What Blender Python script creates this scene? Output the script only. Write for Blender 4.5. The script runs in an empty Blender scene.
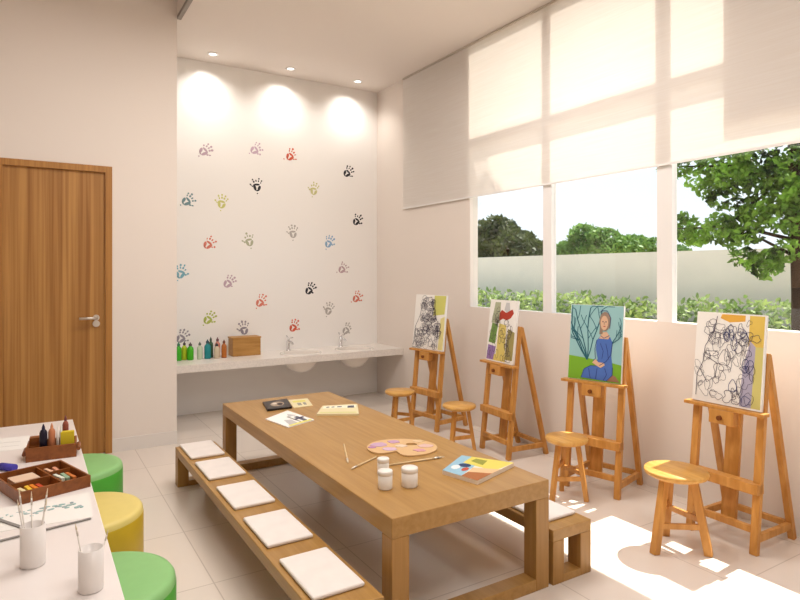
import bpy, bmesh, math, random
from mathutils import Vector, Matrix
random.seed(7)
C = bpy.context.scene.collection
SC = bpy.context.scene
PI = math.pi
D = math.radians

# ------------------------------------------------------------------ camera
TH = math.atan(370 / 600.0)
cam = bpy.data.cameras.new('camera')
cam.sensor_width = 36
cam.lens = 36 * 600 / 800.0
cam.shift_y = -28 / 800.0
cam.clip_start = 0.05
cam.clip_end = 200
co = bpy.data.objects.new('camera', cam)
C.objects.link(co)
co.location = (0, 0, 1.35)
co.rotation_euler = (PI / 2, 0, -TH)
SC.camera = co

# ------------------------------------------------------------------ world, sun, exposure
w = bpy.data.worlds.new('sky')
SC.world = w
w.use_nodes = True
nt = w.node_tree
bg = nt.nodes['Background']
tc = nt.nodes.new('ShaderNodeTexCoord')
sx = nt.nodes.new('ShaderNodeSeparateXYZ')
rp = nt.nodes.new('ShaderNodeValToRGB')
nt.links.new(tc.outputs['Generated'], sx.inputs[0])
nt.links.new(sx.outputs['Z'], rp.inputs[0])
nt.links.new(rp.outputs[0], bg.inputs[0])
rp.color_ramp.elements[0].position = 0.0
rp.color_ramp.elements[0].color = (0.90, 0.96, 1.0, 1)
rp.color_ramp.elements[1].position = 0.6
rp.color_ramp.elements[1].color = (0.62, 0.80, 1.0, 1)
bg.inputs[1].default_value = 1.15

sl = bpy.data.lights.new('sun', 'SUN')
sl.energy = 10.0
sl.color = (1.0, 0.95, 0.86)
sl.angle = D(0.6)
so = bpy.data.objects.new('sun', sl)
C.objects.link(so)
so.location = (8, 3, 9)
so.rotation_euler = Vector((-1, -0.05, -1.77)).to_track_quat('-Z', 'Y').to_euler()

for i, (x, y, e) in enumerate(((1.0, 0.3, 38), (1.75, 2.9, 42), (0.3, 3.0, 17))):  # unseen area lights added under the ceiling to fill the room
    al = bpy.data.lights.new('room_fill_light', 'AREA')
    al.shape = 'DISK'
    al.size = 1.5
    al.energy = e
    al.color = (1.0, 0.965, 0.935)
    ao = bpy.data.objects.new('room_fill_light', al)
    C.objects.link(ao)
    ao.location = (x, y, 3.30)

SC.view_settings.view_transform = 'Standard'
SC.view_settings.look = 'None'
SC.view_settings.gamma = 1
SC.view_settings.use_curve_mapping = False
SC.view_settings.exposure = 0.14


# ------------------------------------------------------------------ materials
def lin(c):
    return tuple(((v / 255 / 12.92) if v / 255 <= 0.04045 else ((v / 255 + 0.055) / 1.055) ** 2.4) for v in c) + (1,)


def mat(name, rgb, rough=0.5, metal=0.0, spec=0.4, noise=0.0, scale=20.0, trans=0.0):
    m = bpy.data.materials.new(name)
    m.use_nodes = True
    n = m.node_tree
    b = n.nodes['Principled BSDF']
    b.inputs['Roughness'].default_value = rough
    b.inputs['Metallic'].default_value = metal
    b.inputs['Specular IOR Level'].default_value = spec
    c = lin(rgb)
    if noise > 0:
        t = n.nodes.new('ShaderNodeTexCoord')
        x = n.nodes.new('ShaderNodeTexNoise')
        x.inputs['Scale'].default_value = scale
        x.inputs['Detail'].default_value = 3
        r = n.nodes.new('ShaderNodeValToRGB')
        r.color_ramp.elements[0].position = 0.3
        r.color_ramp.elements[1].position = 0.7
        r.color_ramp.elements[0].color = tuple(v * (1 - noise) for v in c[:3]) + (1,)
        r.color_ramp.elements[1].color = tuple(min(1, v * (1 + noise)) for v in c[:3]) + (1,)
        n.links.new(t.outputs['Object'], x.inputs['Vector'])
        n.links.new(x.outputs[0], r.inputs[0])
        n.links.new(r.outputs[0], b.inputs['Base Color'])
    else:
        b.inputs['Base Color'].default_value = c
    if trans > 0:
        b.inputs['Transmission Weight'].default_value = trans
    return m


def wood(name, a, b_, scale=(40, 3, 40), rough=0.4, spec=0.4):
    m = bpy.data.materials.new(name)
    m.use_nodes = True
    n = m.node_tree
    b = n.nodes['Principled BSDF']
    b.inputs['Roughness'].default_value = rough
    b.inputs['Specular IOR Level'].default_value = spec
    t = n.nodes.new('ShaderNodeTexCoord')
    mp = n.nodes.new('ShaderNodeMapping')
    mp.inputs['Scale'].default_value = scale
    x = n.nodes.new('ShaderNodeTexNoise')
    x.inputs['Scale'].default_value = 1.0
    x.inputs['Detail'].default_value = 4
    x.inputs['Distortion'].default_value = 0.4
    r = n.nodes.new('ShaderNodeValToRGB')
    r.color_ramp.elements[0].position = 0.32
    r.color_ramp.elements[1].position = 0.68
    r.color_ramp.elements[0].color = lin(a)
    r.color_ramp.elements[1].color = lin(b_)
    n.links.new(t.outputs['Object'], mp.inputs[0])
    n.links.new(mp.outputs[0], x.inputs['Vector'])
    n.links.new(x.outputs[0], r.inputs[0])
    n.links.new(r.outputs[0], b.inputs['Base Color'])
    return m


M = {}
M['wall'] = mat('warm_white_wall_paint', (233, 222, 213), 0.6, spec=0.2)
M['alcove'] = mat('glossy_white_wall_panel', (243, 239, 235), 0.25, spec=0.4)
M['ceiling'] = mat('ceiling_paint', (232, 222, 214), 0.8, spec=0.1)
M['white'] = mat('white_lacquer', (240, 236, 233), 0.35)
M['skirt'] = mat('baseboard_white', (228, 221, 215), 0.4)
M['table_white'] = mat('white_laminate', (236, 228, 224), 0.3)
M['oak'] = wood('honey_oak', (164, 121, 62), (178, 136, 77), (45, 2.5, 45), 0.35)
M['oakx'] = wood('honey_oak_upright', (158, 114, 56), (174, 130, 71), (45, 45, 3), 0.4)
M['door'] = wood('door_veneer', (146, 96, 44), (186, 136, 74), (38, 38, 0.6), 0.45)
M['doorframe'] = wood('door_frame_veneer', (158, 106, 50), (182, 130, 66), (60, 60, 1.5), 0.45)
M['pine'] = wood('orange_pine', (184, 124, 54), (210, 152, 80), (30, 30, 6), 0.4)
M['pine_seat'] = wood('pine_seat', (200, 144, 68), (226, 176, 98), (40, 5, 20), 0.35)
M['chest'] = wood('box_wood', (168, 120, 58), (190, 142, 78), (6, 30, 40), 0.5)
M['tray'] = wood('dark_brown_wood', (120, 66, 26), (150, 88, 40), (30, 30, 30), 0.4)
M['cushion'] = mat('white_cushion_cloth', (238, 230, 224), 0.9, spec=0.1, noise=0.03, scale=14)
M['chrome'] = mat('chrome', (225, 225, 228), 0.15, 1.0)
M['steel'] = mat('brushed_steel', (215, 208, 200), 0.3, 0.9)
M['granite'] = mat('speckled_white_stone', (228, 220, 212), 0.3, noise=0.07, scale=70)
M['basin'] = mat('white_porcelain', (238, 230, 222), 0.2)
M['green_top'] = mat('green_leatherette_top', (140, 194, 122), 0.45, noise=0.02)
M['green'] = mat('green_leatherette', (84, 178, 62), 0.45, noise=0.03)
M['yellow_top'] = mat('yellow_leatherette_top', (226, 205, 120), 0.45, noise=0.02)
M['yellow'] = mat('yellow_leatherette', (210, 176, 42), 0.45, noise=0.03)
M['jar'] = mat('white_plastic', (238, 232, 224), 0.35)
M['cup'] = mat('white_ceramic', (232, 225, 220), 0.3)
M['grey'] = mat('grey_metal_paint', (140, 136, 132), 0.5)
M['slot'] = mat('dark_grey_aluminium', (138, 128, 118), 0.5)
M['black'] = mat('black_ink', (28, 26, 30), 0.5)
M['ink'] = mat('dark_violet_ink', (62, 54, 78), 0.6)
M['paper'] = mat('white_paper', (240, 236, 230), 0.8, spec=0.1)
M['pebble'] = mat('concrete_render', (222, 211, 197), 0.9, spec=0.05, noise=0.03, scale=2)
M['grass'] = mat('garden_paving', (206, 194, 178), 0.9, spec=0.05, noise=0.06, scale=3)
M['bark'] = mat('tree_bark', (58, 44, 34), 0.9, spec=0.05, noise=0.3, scale=12)


def pal(k, rgb, rough=0.55):
    if k not in M:
        M[k] = mat(k, rgb, rough, spec=0.25)
    return M[k]


def leaf_mat(name, a, b_, scale):
    m = bpy.data.materials.new(name)
    m.use_nodes = True
    n = m.node_tree
    b = n.nodes['Principled BSDF']
    b.inputs['Roughness'].default_value = 0.55
    b.inputs['Specular IOR Level'].default_value = 0.25
    t = n.nodes.new('ShaderNodeTexCoord')
    x = n.nodes.new('ShaderNodeTexNoise')
    x.inputs['Scale'].default_value = scale
    x.inputs['Detail'].default_value = 4
    r = n.nodes.new('ShaderNodeValToRGB')
    r.color_ramp.elements[0].position = 0.35
    r.color_ramp.elements[1].position = 0.65
    r.color_ramp.elements[0].color = lin(a)
    r.color_ramp.elements[1].color = lin(b_)
    tr = n.nodes.new('ShaderNodeBsdfTranslucent')
    mx = n.nodes.new('ShaderNodeMixShader')
    mx.inputs[0].default_value = 0.3
    n.links.new(t.outputs['Object'], x.inputs['Vector'])
    n.links.new(x.outputs[0], r.inputs[0])
    n.links.new(r.outputs[0], b.inputs['Base Color'])
    n.links.new(r.outputs[0], tr.inputs['Color'])
    n.links.new(b.outputs[0], mx.inputs[1])
    n.links.new(tr.outputs[0], mx.inputs[2])
    n.links.new(mx.outputs[0], n.nodes['Material Output'].inputs['Surface'])
    return m


M['leaf'] = leaf_mat('oak_leaves', (20, 42, 14), (134, 178, 66), 3.6)  # wide noise range paints sunlit and dark patches into the leaf colour
M['leaf_dark'] = leaf_mat('dark_leaves', (44, 58, 28), (92, 100, 52), 1.5)
M['leaf_mid'] = leaf_mat('mid_green_leaves', (78, 112, 56), (144, 176, 92), 1.2)
M['leaf_hedge'] = leaf_mat('hedge_leaves', (96, 122, 60), (172, 188, 116), 3.0)

# floor tiles
m = bpy.data.materials.new('glossy_floor_tile')
m.use_nodes = True
n = m.node_tree
b = n.nodes['Principled BSDF']
b.inputs['Roughness'].default_value = 0.16
b.inputs['Specular IOR Level'].default_value = 0.5
t = n.nodes.new('ShaderNodeTexCoord')
mp = n.nodes.new('ShaderNodeMapping')
mp.inputs['Location'].default_value = (-0.68 + 0.64 * 4, -2.64 + 0.6 * 6, 0)
br = n.nodes.new('ShaderNodeTexBrick')
br.offset = 0
br.inputs['Scale'].default_value = 1
br.inputs['Brick Width'].default_value = 0.64
br.inputs['Row Height'].default_value = 0.6
br.inputs['Mortar Size'].default_value = 0.003
br.inputs['Mortar Smooth'].default_value = 0.3
br.inputs['Color1'].default_value = lin((230, 218, 206))
br.inputs['Color2'].default_value = lin((226, 214, 203))
br.inputs['Mortar'].default_value = lin((200, 187, 175))
n.links.new(t.outputs['Object'], mp.inputs[0])
n.links.new(mp.outputs[0], br.inputs['Vector'])
n.links.new(br.outputs['Color'], b.inputs['Base Color'])
M['floor'] = m

# roller blind fabric: thin woven cloth that lets daylight through
m = bpy.data.materials.new('roller_blind_fabric')
m.use_nodes = True
n = m.node_tree
b = n.nodes['Principled BSDF']
b.inputs['Roughness'].default_value = 0.9
b.inputs['Specular IOR Level'].default_value = 0.05
t = n.nodes.new('ShaderNodeTexCoord')
mp = n.nodes.new('ShaderNodeMapping')
mp.inputs['Scale'].default_value = (1, 2.5, 110)
x = n.nodes.new('ShaderNodeTexNoise')
x.inputs['Scale'].default_value = 1.0
r = n.nodes.new('ShaderNodeValToRGB')
r.color_ramp.elements[0].position = 0.35
r.color_ramp.elements[1].position = 0.7
r.color_ramp.elements[0].color = lin((244, 237, 230))
r.color_ramp.elements[1].color = lin((250, 245, 240))
tl = n.nodes.new('ShaderNodeBsdfTranslucent')
tl.inputs['Color'].default_value = lin((250, 244, 238))
tp = n.nodes.new('ShaderNodeBsdfTransparent')
tp.inputs['Color'].default_value = (1, 1, 1, 1)
m1 = n.nodes.new('ShaderNodeMixShader')
m1.inputs[0].default_value = 0.36
m2 = n.nodes.new('ShaderNodeMixShader')
m2.inputs[0].default_value = 0.08
n.links.new(t.outputs['Object'], mp.inputs[0])
n.links.new(mp.outputs[0], x.inputs['Vector'])
n.links.new(x.outputs[0], r.inputs[0])
n.links.new(r.outputs[0], b.inputs['Base Color'])
n.links.new(b.outputs[0], m1.inputs[1])
n.links.new(tl.outputs[0], m1.inputs[2])
n.links.new(m1.outputs[0], m2.inputs[1])
n.links.new(tp.outputs[0], m2.inputs[2])
n.links.new(m2.outputs[0], n.nodes['Material Output'].inputs['Surface'])
M['blind'] = m

m = bpy.data.materials.new('window_glass')
m.use_nodes = True
n = m.node_tree
n.nodes.remove(n.nodes['Principled BSDF'])
tp = n.nodes.new('ShaderNodeBsdfTransparent')
tp.inputs['Color'].default_value = (0.98, 0.99, 0.985, 1)
gl = n.nodes.new('ShaderNodeBsdfGlossy')
gl.inputs['Roughness'].default_value = 0.02
mx = n.nodes.new('ShaderNodeMixShader')
mx.inputs[0].default_value = 0.03
n.links.new(tp.outputs[0], mx.inputs[1])
n.links.new(gl.outputs[0], mx.inputs[2])
n.links.new(mx.outputs[0], n.nodes['Material Output'].inputs['Surface'])
M['glass'] = m

m = bpy.data.materials.new('lamp_glow')
m.use_nodes = True
bb = m.node_tree.nodes['Principled BSDF']
bb.inputs['Emission Color'].default_value = (1, 0.94, 0.85, 1)
bb.inputs['Emission Strength'].default_value = 3
M['glow'] = m


# ------------------------------------------------------------------ geometry helpers
class MB:
    def __init__(self):
        self.bm = bmesh.new()
        self.mats = []

    def mi(self, m):
        if m is None:
            return 0
        if m not in self.mats:
            self.mats.append(m)
        return self.mats.index(m)

    def box(self, a, b, m=None, mtx=None):
        v = [self.bm.verts.new((x, y, z)) for x in (a[0], b[0]) for y in (a[1], b[1]) for z in (a[2], b[2])]
        if mtx is not None:
            for q in v:
                q.co = mtx @ q.co
        k = self.mi(m)
        for f in ((0, 1, 3, 2), (4, 6, 7, 5), (0, 4, 5, 1), (2, 3, 7, 6), (0, 2, 6, 4), (1, 5, 7, 3)):
            self.bm.faces.new([v[i] for i in f]).material_index = k
        return self

    def bar(self, p, q, wx, wy, m=None, up=(0, 0, 1)):
        """square bar from p to q; wx along horizontal side, wy along the other"""
        p, q = Vector(p), Vector(q)
        d = (q - p)
        L = d.length
        d.normalize()
        s = d.cross(Vector(up))
        if s.length < 1e-4:
            s = d.cross(Vector((0, 1, 0)))
        s.normalize()
        t_ = s.cross(d)
        mt = Matrix((s, t_, d)).transposed().to_4x4()
        mt.translation = p
        return self.box((-wx / 2, -wy / 2, 0), (wx / 2, wy / 2, L), m, mt)

    def rod(self, p, q, r0, r1=None, seg=12, m=None):
        r1 = r0 if r1 is None else r1
        p, q = Vector(p), Vector(q)
        d = (q - p).normalized()
        s = d.cross(Vector((0, 0, 1)))
        if s.length < 1e-4:
            s = Vector((1, 0, 0))
        s.normalize()
        t_ = s.cross(d)
        k = self.mi(m)
        A = [self.bm.verts.new(p + (s * math.cos(2 * PI * i / seg) + t_ * math.sin(2 * PI * i / seg)) * r0) for i in range(seg)]
        B = [self.bm.verts.new(q + (s * math.cos(2 * PI * i / seg) + t_ * math.sin(2 * PI * i / seg)) * r1) for i in range(seg)]
        for i in range(seg):
            f = self.bm.faces.new((A[i], A[(i + 1) % seg], B[(i + 1) % seg], B[i]))
            f.material_index = k
            f.smooth = True
        self.bm.faces.new(A[::-1]).material_index = k
        self.bm.faces.new(B).material_index = k
        return self

    def lathe(self, prof, seg=32, m=None, c=(0, 0, 0), sx=1, sy=1, smooth=True):
        k = self.mi(m)
        rings = []
        for r, z in prof:
            if r < 1e-6:
                rings.append([self.bm.verts.new((c[0], c[1], c[2] + z))])
            else:
                rings.append([self.bm.verts.new((c[0] + sx * r * math.cos(2 * PI * i / seg), c[1] + sy * r * math.sin(2 * PI * i / seg), c[2] + z)) for i in range(seg)])
        for A, B in zip(rings, rings[1:]):
            for i in range(seg):
                j = (i + 1) % seg
                if len(A) == 1 and len(B) == 1:
                    continue
                if len(A) == 1:
                    f = self.bm.faces.new((A[0], B[j], B[i]))
                elif len(B) == 1:
                    f = self.bm.faces.new((A[i], A[j], B[0]))
                else:
                    f = self.bm.faces.new((A[i], A[j], B[j], B[i]))
                f.material_index = k
                f.smooth = smooth
        return self

    def prism(self, pts, z0, z1, m=None, mtx=None):
        k = self.mi(m)
        A = [self.bm.verts.new((x, y, z0)) for x, y in pts]
        B = [self.bm.verts.new((x, y, z1)) for x, y in pts]
        if mtx is not None:
            for q in A + B:
                q.co = mtx @ q.co
        nn = len(pts)
        self.bm.faces.new(A[::-1]).material_index = k
        self.bm.faces.new(B).material_index = k
        for i in range(nn):
            j = (i + 1) % nn
            self.bm.faces.new((A[i], A[j], B[j], B[i])).material_index = k
        return self

    def tube(self, pts, r, seg=8, m=None):
        for p, q in zip(pts, pts[1:]):
            self.rod(p, q, r, r, seg, m)
        return self

    def build(self, name, m=None, parent=None, bevel=0.0, seg=2):
        bmesh.ops.recalc_face_normals(self.bm, faces=self.bm.faces)
        me = bpy.data.meshes.new(name)
        self.bm.to_mesh(me)
        self.bm.free()
        if self.mats:
            for q in self.mats:
                me.materials.append(q)
        elif m:
            me.materials.append(m)
        o = bpy.data.objects.new(name, me)
        C.objects.link(o)
        if parent:
            o.parent = parent
        if bevel:
            bv = o.modifiers.new('bevel', 'BEVEL')
            bv.width = bevel
            bv.segments = seg
            bv.limit_method = 'ANGLE'
            bv.angle_limit = D(40)
        return o


def tag(o, label, cat, group=None):
    o['label'] = label
    o['category'] = cat
    if group:
        o['group'] = group
    return o


def struct(o, label=None, cat=None):
    o['kind'] = 'structure'
    if label:
        o['label'] = label
    if cat:
        o['category'] = cat
    return o


def thing(name, label, cat, loc=(0, 0, 0), rz=0, group=None):
    o = bpy.data.objects.new(name, None)
    o.empty_display_size = 0.05
    C.objects.link(o)
    o.location = loc
    o.rotation_euler = (0, 0, rz)
    return tag(o, label, cat, group)


def copy_tree(o, parent=None):
    c = o.copy()
    C.objects.link(c)
    if parent:
        c.parent = parent
    for ch in list(o.children):
        copy_tree(ch, c)
    return c


def dup(o, label, loc, rz=0, group=None):
    c = copy_tree(o)
    c.location = loc
    c.rotation_euler = (0, 0, rz)
    c['label'] = label
    if group:
        c['group'] = group
    return c


# ------------------------------------------------------------------ setting
W, D1, D2, XA, CZ = 3.331, 4.953, 5.895, 0.986, 3.37
YB, XL = -1.6, -2.4

struct(MB().box((XL, YB, -0.1), (W + 0.09, D2 + 0.1, 0)).build('floor', M['floor']), 'pale glossy square floor tiles of the art room', 'floor')
struct(MB().box((XA, YB, CZ), (W + 0.02, D2 + 0.1, CZ + 0.1)).box((XL, YB, CZ + 0.45), (XA, D1 + 0.1, CZ + 0.55)).box((XA, YB, CZ + 0.1), (XA + 0.05, D1, CZ + 0.55)).build('ceiling', M['ceiling']), 'off white plaster ceiling stepping up on the left', 'ceiling')
# door wall with a door opening
dx0, dx1, dz = -0.205, 0.522, 2.135
struct(MB().box((XL, D1, 0), (dx0, D1 + 0.1, CZ + 0.45)).box((dx1, D1, 0), (XA, D1 + 0.1, CZ + 0.45)).box((dx0, D1, dz), (dx1, D1 + 0.1, CZ + 0.45)).build('wall_left', M['wall']), 'warm white wall around the wooden door', 'wall')
struct(MB().box((XA - 0.1, D1 + 0.1, 0), (XA, D2, CZ + 0.2)).build('wall_side', M['alcove']))
struct(MB().box((XA - 0.1, D2, 0), (W + 0.09, D2 + 0.1, CZ + 0.2)).build('wall_back', M['alcove']), 'glossy white back wall with coloured handprints', 'wall')
struct(MB().box((XL - 0.1, YB, 0), (XL, D1 + 0.1, CZ + 0.45)).build('wall_far_left', M['wall']))
struct(MB().box((XL - 0.1, YB - 0.1, 0), (W + 0.09, YB, CZ + 0.45)).build('wall_front', M['wall']), 'plain wall behind the viewer', 'wall')
# window wall
SILL, WT, X2 = 1.042, 3.33, W + 0.088
mb = MB()
mb.box((W, YB, 0), (X2, D2, SILL))
mb.box((W, 4.215, SILL), (X2, D2, CZ))
mb.box((W, YB, WT), (W + 0.02, 4.215, CZ))
mb.box((W, YB, 2.16), (W + 0.03, 1.915, WT))
mb.box((W, YB, SILL), (X2, -0.9, WT))
struct(mb.build('wall_right', M['wall']), 'warm white window wall behind the easels', 'wall')
M['mull'] = M['white']
struct(MB().box((W, 3.236, SILL), (W + 0.05, 3.323, WT)).build('trim_1', M['mull']), 'white window post, left one')
struct(MB().box((W, 2.243, SILL), (W + 0.05, 2.346, WT)).build('trim_2', M['mull']), 'white window post, right one')
for i, (a, b_) in enumerate(((3.323, 4.215), (2.346, 3.236), (1.915, 2.243))):
    struct(MB().box((W + 0.005, a, 2.445), (W + 0.05, b_, 2.56)).build('trim_%d' % (i + 3), M['mull']))
for i, (a, b_, top) in enumerate(((3.323, 4.215, WT), (2.346, 3.236, WT), (-0.9, 2.243, 2.16))):
    g = struct(MB().box((W + 0.03, a, SILL), (W + 0.034, b_, top)).build('window_%d' % (i + 1), M['glass']), ('clear window pane, farthest from the viewer', 'clear window pane between the two white posts', 'clear window pane in front of the large tree')[i], 'window')
    if i == 2:
        MB().box((W + 0.03, 1.915, 2.16), (W + 0.034, 2.243, WT)).build('pane', M['glass'], g)
# baseboards
struct(MB().box((dx1, D1 - 0.012, 0), (XA, D1, 0.1)).build('baseboard_left', M['skirt']))
# door
dr = thing('door_1', 'tall wooden veneer door with vertical grain and steel handle', 'door', ((dx0 + dx1) / 2, D1, 0))
struct(dr)
hw = (dx1 - dx0) / 2
MB().box((-hw + 0.045, 0.01, 0.005), (hw - 0.045, 0.05, dz - 0.045)).build('door_leaf', M['door'], dr)
MB().box((-hw, -0.015, 0), (-hw + 0.045, 0.06, dz)).box((hw - 0.045, -0.015, 0), (hw, 0.06, dz)).box((-hw + 0.045, -0.015, dz - 0.045), (hw - 0.045, 0.06, dz)).build('door_frame', M['doorframe'], dr)
hx = hw - 0.105
ob = MB().rod((hx, 0.012, 1.012), (hx, -0.045, 1.012), 0.011).rod((hx + 0.008, -0.045, 1.012), (hx - 0.115, -0.045, 1.012), 0.010).rod((hx, 0.012, 1.012), (hx, 0.002, 1.012), 0.022, seg=20).build('door_handle', M['steel'], dr)
MB().rod((hx, 0.012, 0.968), (hx, -0.004, 0.968), 0.024, seg=24).rod((hx, -0.004, 0.968), (hx, -0.007, 0.968), 0.009, seg=12).build('lock', M['steel'], dr)
# ceiling slot
struct(MB().box((XA + 0.0, 4.18, CZ - 0.03), (XA + 0.03, D1 - 0.01, CZ)).build('trim_6', M['slot']), 'dark grey aluminium slot along the ceiling edge')

# exterior
struct(MB().box((W + 0.09, -12, -0.1), (30, 40, -0.02)).build('ground', M['grass']))
yw = MB().box((9, -4, -0.02), (9.2, 26, 1.69)).build('garden_wall', M['pebble'])
struct(yw, 'long pale grey garden wall beyond the hedge', 'wall')

# ------------------------------------------------------------------ foliage
def leaves(blobs, size, seed, up=0.35):
    rnd = random.Random(seed)
    V, F = [], []
    for (cx, cy, cz, rx, ry, rz, nn) in blobs:
        for _ in range(nn):
            while True:
                p = Vector((rnd.uniform(-1, 1), rnd.uniform(-1, 1), rnd.uniform(-1, 1)))
                if 0.25 < p.length < 1:
                    break
            p = p.normalized() * (p.length ** 0.5)
            c = Vector((cx + p.x * rx, cy + p.y * ry, cz + p.z * rz))
            nrm = Vector((rnd.gauss(0, 1), rnd.gauss(0, 1), rnd.gauss(0, 1) + up)).normalized()
            a = nrm.orthogonal().normalized()
            a = Matrix.Rotation(rnd.uniform(0, 2 * PI), 3, nrm) @ a
            b2 = nrm.cross(a)
            s = size * rnd.uniform(0.6, 1.25)
            i = len(V)
            V += [c - a * s, c - a * s * 0.2 + b2 * s * 0.5, c + a * s * 0.6 + b2 * s * 0.3 , c + a * s, c + a * s * 0.6 - b2 * s * 0.3, c - a * s * 0.2 - b2 * s * 0.5]
            F.append(tuple(range(i, i + 6)))
    return V, F


def foliage(name, blobs, size, seed, m, parent):
    V, F = leaves(blobs, size, seed)
    o_ = parent.location if parent else Vector()
    me = bpy.data.meshes.new(name)
    me.from_pydata([v - o_ for v in V], [], F)
    me.materials.append(m)
    o = bpy.data.objects.new(name, me)
    C.objects.link(o)
    o.parent = parent
    return o


def trunk(parent, lines):
    mb = MB()
    o_ = parent.location
    for pts, r0, r1 in lines:
        nn = len(pts) - 1
        for i in range(nn):
            mb.rod(Vector(pts[i]) - o_, Vector(pts[i + 1]) - o_, r0 + (r1 - r0) * i / nn, r0 + (r1 - r0) * (i + 1) / nn, 10)
    return mb.build('trunk', M['bark'], parent)


# hedge along the wall
rh = random.Random(3)
hd = thing('hedge', 'low clipped green hedge along the foot of the garden wall', 'hedge', (8.2, 6, -0.02))
bl = []
yy = 0.0
while yy < 14:
    bl.append((8.25 + rh.uniform(-.08, .08), yy, 0.55, 0.42, 0.34, 0.42 + rh.uniform(-.04, .06), 200))
    yy += 0.3
foliage('foliage', bl, 0.055, 11, M['leaf_hedge'], hd)
MB().box((-0.2, -6, 0.0), (0.35, 8, 0.62)).build('inner_branches', M['leaf_hedge'], hd)

# big tree just outside the right pane
tr = thing('tree', 'large leafy tree outside the right pane, trunk at the right edge', 'tree', (6.1, 2.85, -0.02))
trunk(tr, [
    ([(6.1, 2.80, -0.02), (6.08, 2.80, 1.2), (6.12, 2.86, 2.6), (6.1, 3.1, 4.2), (6.0, 3.4, 5.6)], 0.07, 0.035),
    ([(6.1, 2.85, 1.5), (6.05, 3.1, 1.66), (6.0, 3.55, 1.78)], 0.018, 0.006),
    ([(6.1, 2.85, 1.65), (6.0, 3.3, 1.80), (5.95, 3.95, 1.82)], 0.02, 0.006),
    ([(6.1, 2.9, 2.2), (6.0, 3.4, 2.42), (6.0, 4.0, 2.5)], 0.02, 0.006),
    ([(6.1, 3.1, 4.2), (6.0, 3.9, 5.2), (6.0, 4.5, 5.7)], 0.02, 0.006),
    ([(6.1, 2.9, 2.3), (6.2, 2.5, 2.5), (6.2, 2.2, 2.7)], 0.018, 0.006)])
rt = random.Random(21)
bl = []
for (y, z, r, nn) in ((3.95, 2.50, .16, 90), (3.75, 2.38, .2, 110), (3.55, 2.5, .22, 140), (3.35, 2.38, .22, 150), (3.12, 2.5, .22, 170),
                      (2.9, 2.35, .22, 150), (2.72, 2.5, .2, 110), (3.5, 2.1, .15, 70), (3.65, 2.22, .13, 60), (3.3, 2.25, .17, 80), (3.05, 2.2, .16, 80), (2.8, 2.1, .17, 90),
                      (3.95, 1.80, .12, 60), (3.82, 1.85, .15, 80), (3.62, 1.78, .15, 100), (3.45, 1.82, .15, 90), (3.28, 1.78, .16, 90), (3.12, 1.72, .13, 70), (3.55, 1.68, .10, 50),
                      (3.35, 1.50, .12, 60), (3.22, 1.42, .13, 80), (3.08, 1.46, .12, 70), (2.95, 1.38, .12, 60), (2.85, 1.55, .13, 60), (2.78, 1.8, .15, 90), (2.7, 2.3, .2, 90), (2.95, 1.95, .12, 50),
                      (2.95, 2.05, .18, 120), (3.1, 1.95, .16, 110), (3.25, 1.92, .15, 100), (2.85, 1.85, .16, 100), (3.05, 2.3, .18, 120), (3.75, 1.72, .11, 60), (3.9, 1.72, .10, 50), (2.72, 2.05, .16, 90),
                      (3.8, 2.75, .25, 140), (3.4, 2.8, .28, 160), (3.0, 2.8, .28, 160), (2.6, 2.75, .25, 120), (2.4, 2.4, .25, 120), (2.45, 1.95, .2, 90)):
    bl.append((6.05 + rt.uniform(-.25, .25), y, z, r * 1.2, r, r * 0.85, int(nn * 1.9)))
foliage('foliage', bl, 0.038, 5, M['leaf'], tr)
# upper crown out of view, shaped to block sun through the two farther panes
bl = []
for _ in range(48):
    bl.append((6.05 + rt.uniform(-.35, .35), rt.uniform(2.98, 4.85), rt.uniform(5.2, 6.1), .34, .30, .24, 150))
foliage('upper_foliage', bl, 0.06, 6, M['leaf'], tr)

# trees beyond the wall
tb = thing('tree', 'dark round olive green tree beyond the wall, seen in the farthest pane', 'tree', (12, 13.4, -0.02))
trunk(tb, [([(12, 13.4, -0.02), (12, 13.4, 2.0)], 0.15, 0.08)])
foliage('foliage', [(12, 13.9, 2.1, .9, .8, .95, 2600), (12, 13.1, 1.95, .8, .8, .65, 1500), (12, 12.4, 1.75, .7, .6, .5, 900), (12, 14.6, 2.0, .8, .8, .7, 1300)], 0.09, 9, M['leaf_dark'], tb)
tb = thing('tree', 'mid green bushy tree beyond the wall, seen in the middle pane', 'tree', (14, 11.8, -0.02))
trunk(tb, [([(14, 11.8, -0.02), (14, 11.8, 1.9)], 0.15, 0.08)])
foliage('foliage', [(14, 12.25, 2.35, .6, .45, .42, 800), (14, 11.6, 2.25, .6, .5, .36, 700), (14, 12.9, 1.9, .6, .55, .4, 700), (14, 11.9, 1.9, .7, .9, .45, 1200), (14, 11.0, 2.0, .6, .5, .35, 600), (14, 13.3, 1.8, .7, .5, .4, 500)], 0.09, 10, M['leaf_mid'], tb)
tb = thing('tree', 'smaller mid green tree beyond the wall right of the bushy one', 'tree', (16.5, 12.15, -0.02))
trunk(tb, [([(16.5, 12.15, -0.02), (16.5, 12.15, 1.7)], 0.12, 0.06)])
foliage('foliage', [(16.5, 12.5, 2.05, .7, .7, .5, 1000), (16.5, 11.8, 1.95, .7, .7, .45, 800), (16.5, 11.1, 1.75, .7, .6, .45, 600)], 0.09, 12, M['leaf_mid'], tb)

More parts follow.
